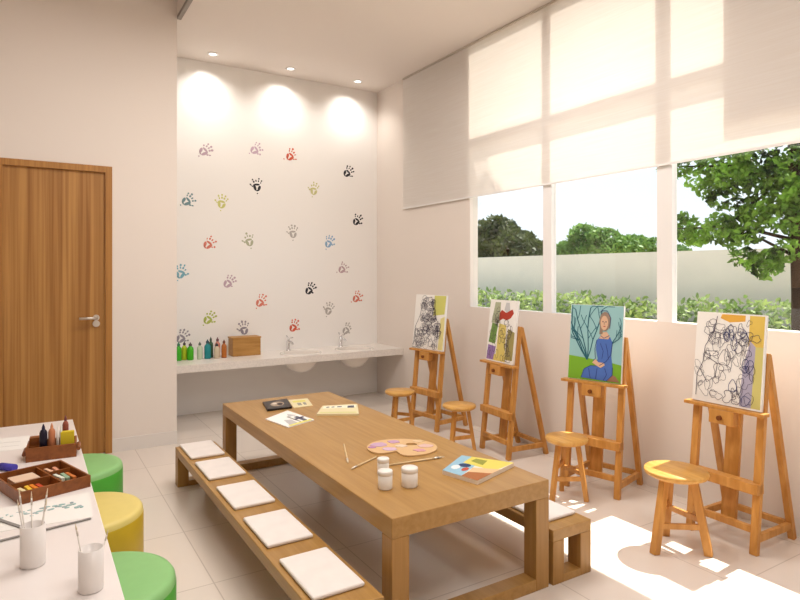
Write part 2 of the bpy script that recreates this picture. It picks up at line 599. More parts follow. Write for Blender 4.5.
# ------------------------------------------------------------------ blind
bd = thing('roller_blind', 'wide translucent white roller blind half lowered over the windows', 'blind', (3.315, 2.2, 2.005))
MB().box((-0.001, -3.0, 0.012), (0.001, 3.115, CZ - 2.025)).build('fabric', M['blind'], bd)
MB().box((-0.006, -3.0, 0.0), (0.006, 3.115, 0.014)).build('bottom_bar', M['white'], bd)
MB().box((-0.008, -3.0, CZ - 2.02), (0.014, 3.115, CZ - 2.007)).build('head_rail', pal('head_rail_beige', (206, 194, 182)), bd)

# ------------------------------------------------------------------ handprints
inks = dict(mauve=(190, 164, 176), pink=(196, 168, 184), red=(206, 92, 66), black=(44, 44, 50), teal=(112, 140, 146), lime=(206, 204, 124), olive=(200, 196, 140),
            sage=(176, 178, 150), grey=(178, 172, 166), blue=(136, 172, 204), aqua=(120, 172, 188), rose=(186, 160, 164), coral=(214, 124, 104), leaf=(176, 188, 90), violet=(150, 142, 152))
HP = [
    (1.432, 2.523, 'mauve', 50, 'pale mauve handprint, leftmost of the highest row on the white wall'),
    (1.934, 2.587, 'pink', 55, 'pale lilac handprint at the top between mauve and red handprints'),
    (2.306, 2.564, 'red', 40, 'red handprint, the highest red one on the white wall'),
    (1.944, 2.226, 'black', -5, 'black handprint with fingers pointing up below the lilac handprint'),
    (2.966, 2.446, 'black', 45, 'black handprint, highest and farthest right of the black ones'),
    (1.275, 2.032, 'teal', 55, 'slate teal handprint near the upper left edge of the wall'),
    (1.595, 2.033, 'lime', 8, 'yellow green handprint in the upper left part of the wall'),
    (2.564, 2.230, 'olive', 5, 'faint yellow olive handprint left of the highest black one at right'),
    (3.077, 1.925, 'black', 35, 'black handprint at the right edge below the highest black one'),
    (1.470, 1.630, 'coral', 40, 'orange red handprint in the left middle of the wall'),
    (1.863, 1.670, 'sage', -15, 'faded olive handprint in the centre left of the wall'),
    (2.328, 1.766, 'grey', -5, 'faint greenish grey handprint in the very middle of the wall'),
    (2.738, 1.673, 'blue', 25, 'light blue handprint right of centre on the wall'),
    (2.905, 1.394, 'rose', 45, 'dusty rose handprint low at the right of the wall'),
    (1.211, 1.350, 'aqua', 20, 'sky blue handprint at the left edge of the wall'),
    (1.663, 1.252, 'mauve', 45, 'dull mauve handprint below the orange red handprint'),
    (2.518, 1.170, 'black', 40, 'black handprint, lowest of the black ones'),
    (1.986, 1.057, 'coral', 40, 'coral handprint below centre, above the counter'),
    (3.077, 1.074, 'coral', 40, 'coral handprint low at the right edge of the wall'),
    (2.738, 0.952, 'grey', 15, 'faint grey handprint above the right basin, below the dusty rose one'),
    (1.470, 0.906, 'leaf', 40, 'leaf green handprint low on the left above the bottles'),
    (2.339, 0.788, 'red', 35, 'red handprint directly above the left basin'),
    (2.954, 0.726, 'grey', 45, 'grey handprint directly above the right basin faucet'),
    (1.812, 0.790, 'violet', -10, 'grey violet handprint directly above the wooden box'),
    (1.220, 0.740, 'violet', 40, 'grey violet handprint behind the green bottles'),
]


def ell(cx, cz, rx, rz, a, nn=12):
    ca, sa = math.cos(D(a)), math.sin(D(a))
    return [(cx + rx * math.cos(t) * ca - rz * math.sin(t) * sa, cz + rx * math.cos(t) * sa + rz * math.sin(t) * ca) for t in [2 * PI * i / nn for i in range(nn)]]


for (x, z, k, ang, lab) in HP:
    mb = MB()
    R_ = Matrix.Translation((x, D2, z)) @ Matrix.Rotation(D(ang), 4, 'Y') @ Matrix.Rotation(PI / 2, 4, 'X')
    s = 0.95
    rj = random.Random(int(x * 1000 + z * 77))
    mir = 1 if abs(ang) < 20 else -1
    shapes = [ell(-0.026, -0.026, .015, .036, 14), ell(0.022, -0.034, .015, .028, -25), ell(0.0, 0.004, .032, .011, -5), ell(0.004, -0.058, .02, .008, 10)]
    if rj.random() < .6:
        shapes.append(ell(rj.uniform(-.02, .03), -.09, .008, .006, 20))
    for (bx, bz, tx, tz, r) in ((-.058, -.006, -.046, -.018, .011), (-.036, .042, -.028, .026, .012), (-.008, .054, -.006, .034, .0125), (.022, .048, .017, .030, .0115), (.046, .028, .038, .014, .010)):
        L = math.hypot(bx - tx, bz - tz)
        a = math.degrees(math.atan2(bz - tz, bx - tx))
        shapes.append(ell((bx + tx) / 2, (bz + tz) / 2, L * .62, r * rj.uniform(.5, .9), a))
        ex, ez = bx + (bx - tx) * .9, bz + (bz - tz) * .9
        if rj.random() < .8:
            shapes.append(ell(ex, ez, r * rj.uniform(.8, 1.2), r * rj.uniform(.6, 1.0), a))
    shapes = [[(px * mir, pz) for px, pz in sh][::mir] for sh in shapes]
    for sh in shapes:
        mb.prism([(px * s, pz * s) for px, pz in sh], 0.0, 0.0008, None, R_)
    o = mb.build('handprint', pal('ink_' + k, inks[k]))
    tag(o, lab, 'handprint', 'coloured handprints on the back wall')

# ------------------------------------------------------------------ downlights
DL = ((1.441, 'first recessed downlight from the left above the handprint wall'), (2.202, 'middle recessed downlight above the handprint wall'), (2.954, 'third recessed downlight from the left, nearest the window wall'))
for x, lab in DL:
    t_ = thing('downlight', lab, 'ceiling light', (x, 5.64, CZ), 0, 'recessed downlights over the handprint wall')
    ring = MB().lathe([(0.033, 0.0), (0.05, 0.0), (0.05, -0.006), (0.033, -0.006), (0.033, 0)], 24).build('trim_ring', M['white'], t_)
    MB().lathe([(0.0, -0.003), (0.033, -0.003)], 24).build('lens', M['glow'], ring)
    for k, (en, sz, tilt, bl_) in enumerate(((5.0, 62, 46, 1.0), (18.0, 130, 12, 1.0))):
        l = bpy.data.lights.new('downlight_beam', 'SPOT')
        l.energy = en
        l.spot_size = D(sz)
        l.spot_blend = bl_
        l.shadow_soft_size = 0.03
        l.color = (1, 0.96, 0.9)
        lo = bpy.data.objects.new('downlight_beam', l)
        C.objects.link(lo)
        lo.parent = t_
        lo.location = (0, 0, -0.02)
        lo.rotation_euler = (D(tilt), 0, 0)

# ------------------------------------------------------------------ counter with basins
ct = thing('counter', 'long white speckled stone wall counter under the handprints', 'counter', ((XA + W) / 2, 5.61, 0.55))
CY0, CY1, T = 5.335, D2, 0.065
BX = ((2.27, 5.54), (2.86, 5.54))
mb = MB()
bm = mb.bm


def rect(a, b_, z):
    return [bm.verts.new(v) for v in ((a[0], a[1], z), (b_[0], a[1], z), (b_[0], b_[1], z), (a[0], b_[1], z))]


ox, oy = ct.location.x, ct.location.y
xs = [XA + 0.002, 2.03, 2.51, 2.62, 3.10, W - 0.002]
for i in range(5):
    a, b_ = xs[i] - ox, xs[i + 1] - ox
    if i in (0, 2, 4):
        mb.box((a, CY0 - oy, -T), (b_, CY1 - 0.001 - oy, 0))
    else:
        cx, cy = BX[0 if i == 1 else 1]
        cx -= ox
        cy -= oy
        N = 48
        y0, y1 = CY0 - oy, CY1 - 0.001 - oy
        rings = []
        for z in (0, -T):
            inn, out = [], []
            for k in range(N):
                t0 = 2 * PI * k / N
                c_, s_ = math.cos(t0), math.sin(t0)
                inn.append(bm.verts.new((cx + .19 * c_, cy + .17 * s_, z)))
                q = min(((b_ - cx) / c_ if c_ > 1e-9 else (a - cx) / c_ if c_ < -1e-9 else 9e9), ((y1 - cy) / s_ if s_ > 1e-9 else (y0 - cy) / s_ if s_ < -1e-9 else 9e9))
                out.append(bm.verts.new((cx + q * c_, cy + q * s_, z)))
            rings.append((inn, out))
        for k in range(N):
            j = (k + 1) % N
            for z in (0, 1):
                bm.faces.new((rings[z][0][k], rings[z][0][j], rings[z][1][j], rings[z][1][k]))
            for e in (0, 1):
                bm.faces.new((rings[0][e][k], rings[0][e][j], rings[1][e][j], rings[1][e][k]))
        # square corners left open by the radial fan
        for sx_, sy_ in ((a, y0), (b_, y0), (a, y1), (b_, y1)):
            best = []
            for z in (0, 1):
                o_ = rings[z][1]
                ids = sorted(range(N), key=lambda k: (o_[k].co.x - sx_) ** 2 + (o_[k].co.y - sy_) ** 2)
                ex = [k for k in ids if abs(o_[k].co.x - sx_) < 1e-6][:1]
                ey = [k for k in ids if abs(o_[k].co.y - sy_) < 1e-6][:1]
                if ex and ey and ex != ey:
                    cvt = bm.verts.new((sx_, sy_, 0 if z == 0 else -T))
                    bm.faces.new((o_[ex[0]], o_[ey[0]], cvt))
                    best.append((o_[ex[0]], o_[ey[0]], cvt))
            if len(best) == 2:
                bm.faces.new((best[0][0], best[0][2], best[1][2], best[1][0]))
                bm.faces.new((best[0][1], best[0][2], best[1][2], best[1][1]))
mb.build('worktop', M['granite'], ct)


def basin(x, y, lab, lab2):
    b_ = thing('wash_basin', lab, 'basin', (x, y, 0.55), 0, 'round basins set in the counter')
    pr = [(0.188, 0.004), (0.20, 0.004), (0.20, 0.0), (0.187, 0.0)]
    MB().lathe([(0.175, 0.001), (0.176, 0.009), (0.205, 0.009), (0.207, 0.001)], 48, sy=.9).build('rim', M['basin'], b_)
    outer = [(0.186 * math.cos(a), -0.188 * math.sin(a)) for a in [PI / 2 * k / 12 for k in range(13)]]
    inner = [(0.174 * math.cos(a), -0.176 * math.sin(a)) for a in [PI / 2 * k / 12 for k in range(13)]]
    bowl = MB().lathe([(0.174, 0.002)] + inner[:-1] + [(0, -0.176)], 48, sy=.9).lathe([(0.186, 0.002)] + outer[:-1] + [(0, -0.188)], 48, sy=.9).build('bowl', M['basin'], b_)
    MB().lathe([(0, -0.172), (0.02, -0.172), (0.02, -0.175)], 16).build('drain', M['chrome'], bowl)
    f = thing('faucet', lab2, 'faucet', (x - .03, 5.80, 0.551), 0, 'small chrome faucets')
    fb = MB().lathe([(0.026, 0), (0.026, 0.008), (0.017, 0.012), (0.017, 0.10), (0, 0.105)], 20).build('body', M['chrome'], f)
    MB().tube([(0, 0, 0.075), (0, -0.06, 0.095), (0, -0.11, 0.085), (0, -0.115, 0.07)], 0.011, 12).build('spout', M['chrome'], f)
    MB().rod((0, 0, 0.10), (0, 0, 0.115), 0.012).rod((0, 0, 0.115), (0, 0.045, 0.145), 0.006).rod((0.0, 0, .115), (0.05, 0, .128), .006).build('lever', M['chrome'], fb)


basin(2.27, 5.54, 'left white round basin set in the stone counter', 'chrome faucet behind the left basin')
basin(2.86, 5.54, 'right white round basin set in the stone counter', 'chrome faucet behind the right basin')

# wooden box
wb = thing('wooden_box', 'rectangular wooden box standing on the stone counter beside the bottles', 'box', (1.762, 5.715, 0.551))
mb = MB()
mb.box((-.135, -.075, 0), (.135, -.063, .165)).box((-.135, .063, 0), (.135, .075, .165)).box((-.135, -.063, 0), (-.123, .063, .165)).box((.123, -.063, 0), (.135, .063, .165)).box((-.123, -.063, 0), (.123, .063, .012))
mb.build('body', M['chest'], wb, 0.002)
MB().box((-.14, -.08, .165), (.14, .08, .178)).build('lid', M['chest'], wb, 0.002)

# bottles
def bottle(x, y, h, r, rgb, cap, lab, k):
    b_ = thing('bottle', lab, 'bottle', (x, y, 0.551), 0, 'paint bottles on the stone counter')
    MB().lathe([(0, 0), (r * .95, 0), (r, .006), (r, h * .62), (r * .85, h * .7), (r * .42, h * .77), (r * .42, h * .84), (0, h * .84)], 20).build('body', pal('bottle_' + k, rgb, .25), b_)
    MB().lathe([(r * .5, h * .80), (r * .5, h * .90), (r * .22, h * .94), (r * .15, h), (0, h)], 14).build('cap', pal('cap_' + str(cap), cap, .4), b_)


dk = (70, 60, 60)
for a in ((1.265, 5.70, .19, .026, (60, 168, 40), (60, 120, 90), 'bright green paint bottle, leftmost on the counter', 'g1'),
          (1.325, 5.73, .19, .025, (172, 190, 40), dk, 'yellow green paint bottle between two green bottles', 'yg'),
          (1.375, 5.70, .18, .03, (70, 172, 34), dk, 'bright green paint bottle right of the yellow green one', 'g2'),
          (1.465, 5.70, .18, .026, (196, 206, 180), (90, 100, 90), 'pale whitish green paint bottle left of the teal bottle', 'pw'),
          (1.54, 5.70, .20, .03, (40, 136, 140), (40, 70, 80), 'teal paint bottle in the middle of the row', 'te'),
          (1.585, 5.75, .22, .022, (60, 96, 70), (50, 70, 60), 'narrow dark green bottle just behind the teal one', 'dg'),
          (1.625, 5.68, .16, .028, (206, 190, 164), dk, 'cream paint bottle right of the teal one', 'cr')):
    bottle(*a)
for a in ((1.655, 5.76, .21, .026, (212, 140, 124), (110, 70, 80), 'pink paint bottle between the cream and brown ones', 'pk'),
          (1.697, 5.68, .19, .025, (178, 104, 48), (110, 60, 40), 'orange brown paint bottle, rightmost beside the wooden box', 'ob')):
    bottle(*a)
for o in list(bpy.data.objects):
    if o.name.startswith('bottle') and o.type == 'EMPTY':
        o.location.x = 1.140 + (o.location.x - 1.265) * 0.93
        o.scale = (0.97, 0.97, 0.88)
        o.location.y -= 0.05

# ------------------------------------------------------------------ low table
TX0, TX1, TY0, TY1, TZ = 1.11, 1.895, 1.855, 4.09, 0.46
tb = thing('low_table', 'long low honey oak table in the middle of the room', 'table', ((TX0 + TX1) / 2, (TY0 + TY1) / 2, 0))
hx_, hy_ = (TX1 - TX0) / 2, (TY1 - TY0) / 2
MB().box((-hx_, -hy_, .385), (hx_, hy_, TZ)).build('tabletop', M['oak'], tb, .003)
for sx_ in (-1, 1):
    for sy_ in (-1, 1):
        x0, x1 = sorted((sx_ * hx_, sx_ * (hx_ - .075)))
        y0, y1 = sorted((sy_ * hy_, sy_ * (hy_ - .075)))
        MB().box((x0, y0, 0), (x1, y1, .385)).build('leg', M['oakx'], tb, .003)
for sy_ in (-1, 1):
    y0, y1 = sorted((sy_ * hy_, sy_ * (hy_ - .075)))
    MB().box((-hx_ + .075, y0, 0), (hx_ - .075, y1, .05)).build('foot_rail', M['oak'], tb, .003)


def bench(x0, x1, y0, y1, lab):
    h = .237
    b_ = thing('bench', lab, 'bench', ((x0 + x1) / 2, (y0 + y1) / 2, 0), 0, 'low oak benches along the table')
    hx, hy = (x1 - x0) / 2, (y1 - y0) / 2
    MB().box((-hx, -hy, h - .05), (hx, hy, h)).build('seat_board', M['oak'], b_, .003)
    for sx_ in (-1, 1):
        for sy_ in (-1, 1):
            a, c = sorted((sx_ * hx, sx_ * (hx - .067)))
            e, f = sorted((sy_ * hy, sy_ * (hy - .075)))
            MB().box((a, e, 0), (c, f, h - .05)).build('leg', M['oakx'], b_, .002)
    for sy_ in (-1, 1):
        e, f = sorted((sy_ * hy, sy_ * (hy - .075)))
        MB().box((-hx + .067, e, 0), (hx - .067, f, .033)).build('foot_rail', M['oak'], b_, .002)
    return b_


bench(.787, 1.035, 1.78, 4.0, 'low oak bench on the left side of the table, toward the door')
bench(1.915, 2.152, 1.85, 4.0, 'low oak bench on the window side of the table')


def cushion(x, y, lab, grp):
    mb = MB().box((-.1, -.163, .0005), (.1, .163, .0165))
    o = mb.build('seat_cushion', M['cushion'], None, .007, 3)
    o.location = (x, y, .237)
    return tag(o, lab, 'cushion', grp)


pos = ('nearest cushion', 'second cushion from the near end', 'middle cushion', 'fourth cushion from the near end', 'farthest cushion')
ys = (2.035, 2.49, 2.945, 3.41, 3.83)
c0 = cushion(.91, ys[0], 'flat white cushion on the door side bench, nearest to the viewer', 'white cushions on the left bench')
for p, y in list(zip(pos, ys))[1:]:
    dup(c0, 'flat white cushion on the door side bench, ' + p, (.91, y, .237), 0)
for p, y in zip(pos, ys):
    dup(c0, 'flat white cushion on the window side bench, ' + p, (2.034, y + .05, .237), 0, 'white cushions on the right bench')

# ------------------------------------------------------------------ things on the low table
def jar(x, y, r, h, lab):
    b_ = thing('paint_jar', lab, 'jar', (x, y, TZ), 0, 'white paint jars on the low table')
    MB().lathe([(0, 0), (r * .95, 0), (r, .004), (r, h * .78), (r * .9, h * .8), (0, h * .8)], 28).build('body', M['jar'], b_)
    MB().lathe([(r * .96, h * .74), (r * 1.02, h * .76), (r * 1.02, h * .97), (r * .97, h), (0, h)], 28).build('lid', M['jar'], b_)


jar(1.325, 2.29, .026, .070, 'small white paint jar at the back, behind two others')
jar(1.245, 2.135, .030, .074, 'white paint jar nearest the table edge on the left')
jar(1.345, 2.105, .034, .078, 'largest white paint jar, right one of the three')

pt = thing('paint_palette', 'kidney shaped wooden palette with lilac paint on the low table', 'palette', (1.60, 2.575, TZ), D(-35))
out = []
for i in range(48):
    a = 2 * PI * i / 48
    rr = .165 * (1 + .10 * math.cos(2 * a)) - .075 * math.exp(-((a - 4.4) / .3) ** 2)
    out.append((rr * .98 * math.cos(a), rr * .98 * math.sin(a)))
mb = MB()
bm = mb.bm
hc = (.045, .05)
for z, up in ((.001, 0), (.007, 1)):
    pass
ro = [[bm.verts.new((x, y, z)) for x, y in out] for z in (.001, .007)]
ri = [[bm.verts.new((hc[0] + .030 * math.cos(2 * PI * i / 48), hc[1] + .022 * math.sin(2 * PI * i / 48), z)) for i in range(48)] for z in (.001, .007)]
for i in range(48):
    j = (i + 1) % 48
    for k in (0, 1):
        bm.faces.new((ro[k][i], ro[k][j], ri[k][j], ri[k][i]))
    bm.faces.new((ro[0][i], ro[0][j], ro[1][j], ro[1][i]))
    bm.faces.new((ri[0][i], ri[0][j], ri[1][j], ri[1][i]))
mb.build('board', pal('palette_wood', (214, 176, 128)), pt)
rp_ = random.Random(4)
for (x, y, r, c) in ((-.12, .03, .045, (196, 160, 184)), (-.06, -.045, .036, (206, 176, 196)), (-.05, .085, .032, (190, 150, 178)), (.12, .02, .04, (214, 178, 170)),
                     (.09, -.055, .03, (206, 150, 160)), (-.005, .012, .028, (222, 200, 180)), (.08, .105, .028, (220, 190, 150)), (-.15, -.02, .02, (178, 128, 168))):
    pts = [(x + r * (1 + rp_.uniform(-.2, .2)) * math.cos(2 * PI * i / 14), y + r * .75 * (1 + rp_.uniform(-.2, .2)) * math.sin(2 * PI * i / 14)) for i in range(14)]
    MB().prism(pts, .007, .009).build('paint_dab', pal('dab%d%d%d' % c, c), pt)


def brush(name_lab, p, q, r=.0035, hm=None, tip=True, z=None, grp=None):
    p, q = Vector(p), Vector(q)
    t_ = thing('paintbrush', name_lab, 'paintbrush', p, 0, grp)
    d = q - p
    MB().rod((0, 0, 0), d * .8, r * .7, r, 10).build('handle', hm or pal('pale_wood', (226, 200, 156)), t_)
    MB().rod(d * .8, d * .9, r * 1.1, r * 1.1, 10).build('ferrule', M['steel'], t_)
    MB().rod(d * .9, d, r * 1.1, r * .25, 10).build('bristles', pal('bristle', (222, 206, 180)), t_)
    return t_


zb = TZ + .0048
brush('pale wooden paintbrush lying alone left of the palette', (1.375, 2.779, zb), (1.255, 2.494, zb), .0045)
brush('pale paintbrush lying from the palette toward the left table edge', (1.412, 2.505, zb), (1.228, 2.411, zb), .0045)
brush('pale paintbrush lying in front of the palette behind the largest jar', (1.40, 2.37, zb), (1.69, 2.335, zb), .0045)


def slab(name, lab, cat, quad, z, h, m, deco=(), grp=None):
    """flat book / sheet with a quadrilateral outline; deco = (points in 0..1 of the quad, material)"""
    A, B, Cc, Dd = [Vector(q) for q in quad]
    cx = (A + B + Cc + Dd) / 4
    mb = MB()
    t0 = [A - cx, B - cx, Cc - cx, Dd - cx]
    mb.prism([tuple(q) for q in t0], 0, h, m)

    def uv(u, v):
        p = A.lerp(B, u).lerp(Dd.lerp(Cc, u), v) - cx
        return (p.x, p.y)
    for k, (pts, mm) in enumerate(deco):
        mb.prism([uv(*p) for p in pts], h, h + .0004 + .00012 * k, mm)
    o = mb.build(name)
    o.location = (cx.x, cx.y, z)
    return tag(o, lab, cat, grp)


def R4(u0, v0, u1, v1):
    return [(u0, v0), (u1, v0), (u1, v1), (u0, v1)]


blk = pal('black_cover', (34, 28, 28), .35)
crm = pal('cream_paper', (226, 212, 170))
slab('book', 'black covered book with a pale picture at the far end of the table', 'book', [(1.288, 3.70), (1.454, 3.70), (1.515, 3.95), (1.335, 3.93)], TZ, .014, blk,
     [(ell(.5, .5, .28, .27, 20, 16), pal('photo_tan', (170, 150, 130))), (ell(.6, .45, .12, .15, 0, 10), pal('photo_dark', (70, 52, 48))), (ell(.4, .58, .10, .09, 0, 10), pal('photo_pale', (214, 200, 184)))])
slab('leaflet', 'yellowish leaflet with faint print just behind the black book', 'leaflet', [(1.468, 3.70), (1.60, 3.70), (1.66, 3.93), (1.525, 3.95)], TZ, .003, crm,
     [(R4(.15, .6, .8, .8), pal('lemon', (220, 210, 110))), (R4(.3, .2, .5, .5), pal('print_grey', (150, 146, 132))), (R4(.6, .2, .75, .5), pal('print_grey', (150, 146, 132)))])
slab('drawing_sheet', 'white sheet with grey line drawing before the black book', 'drawing', [(1.206, 3.50), (1.253, 3.249), (1.449, 3.330), (1.40, 3.640)], TZ, .006, M['paper'],
     [(R4(.35, .55, .9, .62), pal('print_grey', (150, 146, 132))), (R4(.5, .7, .95, .85), pal('drawing_dark', (92, 92, 104))), ([(.5, .3), (.9, .15), (.95, .45), (.6, .5)], pal('shade_grey', (190, 186, 184))),
      (R4(.9, .1, .99, .95), pal('lemon', (220, 210, 110))), ([(.2, .75), (.4, .6), (.45, .9)], pal('shade_grey', (190, 186, 184))), (R4(.62, .56, .7, .95), M['ink'])])
slab('booklet', 'cream landscape booklet with small dark prints at the far right of the table', 'booklet', [(1.51, 3.43), (1.735, 3.30), (1.855, 3.55), (1.635, 3.62)], TZ, .012, crm,
     [(R4(.05, .62, .95, .92), pal('pale_print', (238, 232, 208))), (ell(.18, .76, .05, .09, 0, 10), pal('print_grey', (150, 146, 132))), (ell(.32, .76, .05, .07, 0, 10), pal('print_grey', (150, 146, 132))),
      (R4(.44, .72, .56, .82), pal('drawing_dark', (92, 92, 104))), (R4(.72, .62, .9, .84), pal('drawing_dark', (92, 92, 104))), (R4(.05, .1, .95, .2), pal('lemon2', (214, 206, 140)))])
slab('magazine', 'thick magazine with blue and yellow picture cover at the near right corner', 'magazine', [(1.545, 2.150), (1.592, 1.965), (1.882, 2.060), (1.748, 2.275)], TZ, .018, pal('mag_pages', (232, 218, 200)),
     [([(0, 0), (.55, 0), (.45, 1), (0, 1)], pal('mag_sky', (150, 188, 206))), ([(.2, .6), (.95, .5), (1, 1), (.2, 1)], pal('mag_yellow', (222, 206, 96))),
      ([(.55, 0), (1, 0), (1, .38), (.55, .22)], pal('mag_brown', (170, 104, 56))), ([(.55, .22), (1, .38), (1, .6), (.5, .45)], pal('mag_peach', (226, 186, 140))),
      (ell(.3, .48, .13, .10, 10, 12), pal('mag_navy', (36, 58, 100))), (ell(.18, .3, .1, .12, 0, 10), pal('mag_white', (226, 230, 230))), (ell(.42, .30, .07, .1, 0, 10), pal('mag_red', (190, 80, 60))),
      ([(.3, .75), (.6, .65), (.55, .9), (.32, .92)], pal('mag_olive', (150, 150, 60)))])

# ------------------------------------------------------------------ easels
LEAN = math.atan(.105)


def make_easel(lab, loc, rz):
    e = thing('easel', lab, 'easel', loc, rz, 'pine easels along the window wall')
    hw_ = .165
    m = M['pine']
    for s in (-1, 1):
        MB().bar((0, s * hw_, 0), (.1, s * hw_, .955), .036, .028, None, (1, 0, 0)).build('front_leg', m, e, .002)
    for s in (-1, 1):
        MB().bar((.345, s * hw_, 0), (.112, s * hw_, .945), .030, .030, None, (1, 0, 0)).build('rear_leg', m, e, .002)
    for s in (-1, 1):
        MB().box((.014, s * hw_ - .012, .055), (.335, s * hw_ + .012, .09)).build('side_rail', m, e, .002)
    MB().box((.315, -hw_ + .012, .06), (.34, hw_ - .012, .09)).build('rear_bar', m, e, .002)
    MB().box((-.005, -hw_ + .018, .10), (.02, hw_ - .018, .132)).build('front_bar', m, e, .002)
    MB().box((-.008, -hw_ - .018, .285), (.052, hw_ + .018, .335)).build('shelf_bar', m, e, .003)
    MB().bar((.068, .0, .09), (.068 + .1, .0, 1.02), .075, .022, None, (1, 0, 0)).build('mast', m, e, .002)
    cb = MB().bar((.020, 0, .585), (.0275, 0, .655), .125, .05, None, (1, 0, 0)).build('clamp_block', m, e, .003)
    MB().rod((-.008, 0, .62), (-.022, 0, .62), .012, seg=14).build('clamp_knob', pal('knob_dark', (120, 66, 26)), cb)
    MB().box((.004, -hw_ - .04, .658), (.060, hw_ + .04, .675)).build('ledge', m, e, .002)
    return e


EZ = [((2.90, 4.31, 0), D(7), 'far pine easel nearest the counter, holding a black line picture'),
      ((2.935, 3.42, 0), D(-5), 'second pine easel from the counter, holding a colourful picture'),
      ((2.925, 2.515, 0), D(15), 'third pine easel from the counter, holding the blue dress picture'),
      ((2.945, 1.715, 0), D(-1), 'nearest pine easel by the right edge, holding a line picture')]
e0 = make_easel(EZ[0][2], EZ[0][0], EZ[0][1])
for p, a, lab in EZ[1:]:
    dup(e0, lab, p, a)


# paintings: local frame, x toward the wall, y to the viewer's left, z up along the canvas
class Painting:
    def __init__(self, w, h):
        self.w, self.h = w, h
        self.mb = MB()
        self.k = 0
        self.mb.box((-.018, -w / 2, 0), (0, w / 2, h), M['paper'])

    def pt(self, u, v, x):
        return (x, self.w / 2 - u * self.w, v * self.h)

    def poly(self, pts, m):
        self.k += 1
        x = -.018 - .00006 * self.k - .0002
        bm = self.mb.bm
        f = bm.faces.new([bm.verts.new(self.pt(u, v, x)) for u, v in pts])
        f.material_index = self.mb.mi(m)

    def stroke(self, pts, wd, m):
        self.k += 1
        x = -.018 - .00006 * self.k - .0002
        bm = self.mb.bm
        P = [Vector((min(.985, max(.015, u)) * self.w, min(.985, max(.012, v)) * self.h)) for u, v in pts]
        L, Rr = [], []
        for i, p in enumerate(P):
            d = (P[min(i + 1, len(P) - 1)] - P[max(i - 1, 0)])
            d = d.normalized() if d.length > 1e-6 else Vector((1, 0))
            nn = Vector((-d.y, d.x)) * wd / 2
            for lst, q in ((L, p + nn), (Rr, p - nn)):
                lst.append(bm.verts.new((x, self.w / 2 - q.x, q.y)))
        mi = self.mb.mi(m)
        for i in range(len(P) - 1):
            bm.faces.new((L[i], L[i + 1], Rr[i + 1], Rr[i])).material_index = mi

    def loop(self, cx, cy, rx, ry, rnd, wd, m, nn=18, wob=.25):
        ph = [rnd.uniform(0, 2 * PI) for _ in range(3)]
        am = [rnd.uniform(0, wob), rnd.uniform(0, wob * .7), rnd.uniform(0, wob * .4)]
        pts = []
        for i in range(nn + 1):
            a = 2 * PI * i / nn
            r = 1 + am[0] * math.cos(2 * a + ph[0]) + am[1] * math.cos(3 * a + ph[1]) + am[2] * math.cos(5 * a + ph[2])
            pts.append((min(.985, max(.015, cx + rx * r * math.cos(a))), min(.985, max(.015, cy + ry * r * math.sin(a)))))
        self.stroke(pts, wd, m)

    def place(self, ez, lab):
        o = self.mb.build('canvas_painting')
        p, a, _ = ez
        dx = .0535
        o.location = (p[0] + math.cos(a) * dx, p[1] + math.sin(a) * dx, .676)
        o.rotation_euler = (0, LEAN, a)
        tag(o, lab, 'painting', 'canvas pictures on the easels')
        return o


# 1: tangle of dark lines with yellow corner
P1 = Painting(.40, .475)
rd = random.Random(31)
P1.poly([(.62, .62), (.97, .66), (.99, .99), (.62, .99)], pal('paint_lime', (206, 204, 112)))
P1.poly([(.84, .02), (.99, .02), (.99, .62), (.86, .58)], pal('paint_butter', (228, 216, 150)))
for _ in range(130):
    v = rd.uniform(.05, .93)
    u = rd.uniform(.08 + .25 * v * v, .86 - .25 * v * (v > .5))
    P1.loop(u, v, rd.uniform(.02, .085), rd.uniform(.02, .075), rd, rd.uniform(.0018, .0036), M['ink'])
P1.stroke([(.05, .05), (.08, .4), (.2, .6), (.3, .92), (.55, .96), (.66, .7), (.8, .5), (.83, .05)], .004, M['ink'])
P1.place(EZ[0], 'canvas full of tangled dark lines with a lime corner, nearest the counter')

# 2: colourful patches
P2 = Painting(.335, .465)
rd = random.Random(8)
for pts, k, c in (([(.02, .02), (.30, .02), (.34, .24), (.05, .26)], 'paint_purple', (150, 120, 176)), ([(.05, .30), (.30, .28), (.36, .60), (.14, .62)], 'paint_green', (116, 150, 76)),
                  ([(.36, .08), (.70, .10), (.66, .60), (.40, .62)], 'paint_sand', (216, 196, 110)), ([(.70, .06), (.97, .06), (.98, .5), (.74, .55)], 'paint_olive', (160, 148, 90)),
                  ([(.1, .62), (.42, .62), (.40, .96), (.2, .96)], 'paint_mossgrey', (172, 176, 146)), ([(.28, .02), (.72, .02), (.70, .10), (.3, .12)], 'paint_sand', 0),
                  ([(.40, .66), (.52, .70), (.66, .68), (.80, .72), (.9, .80), (.84, .86), (.62, .80), (.46, .84), (.38, .78)], 'paint_red', (176, 62, 46)),
                  ([(.55, .84), (.64, .80), (.76, .84), (.72, .96), (.60, .96)], 'paint_ash', (196, 196, 196))):
    P2.poly(pts, pal(k, c) if c else M[k])
for _ in range(30):
    P2.loop(rd.uniform(.08, .92), rd.uniform(.06, .66), rd.uniform(.03, .09), rd.uniform(.03, .08), rd, .003, pal('paint_umber', (84, 70, 70)))
for _ in range(10):
    P2.loop(rd.uniform(.12, .4), rd.uniform(.6, .92), rd.uniform(.03, .08), rd.uniform(.03, .08), rd, .0025, pal('paint_umber', 0))
P2.place(EZ[1], 'canvas with red shape on white above green and purple patches')

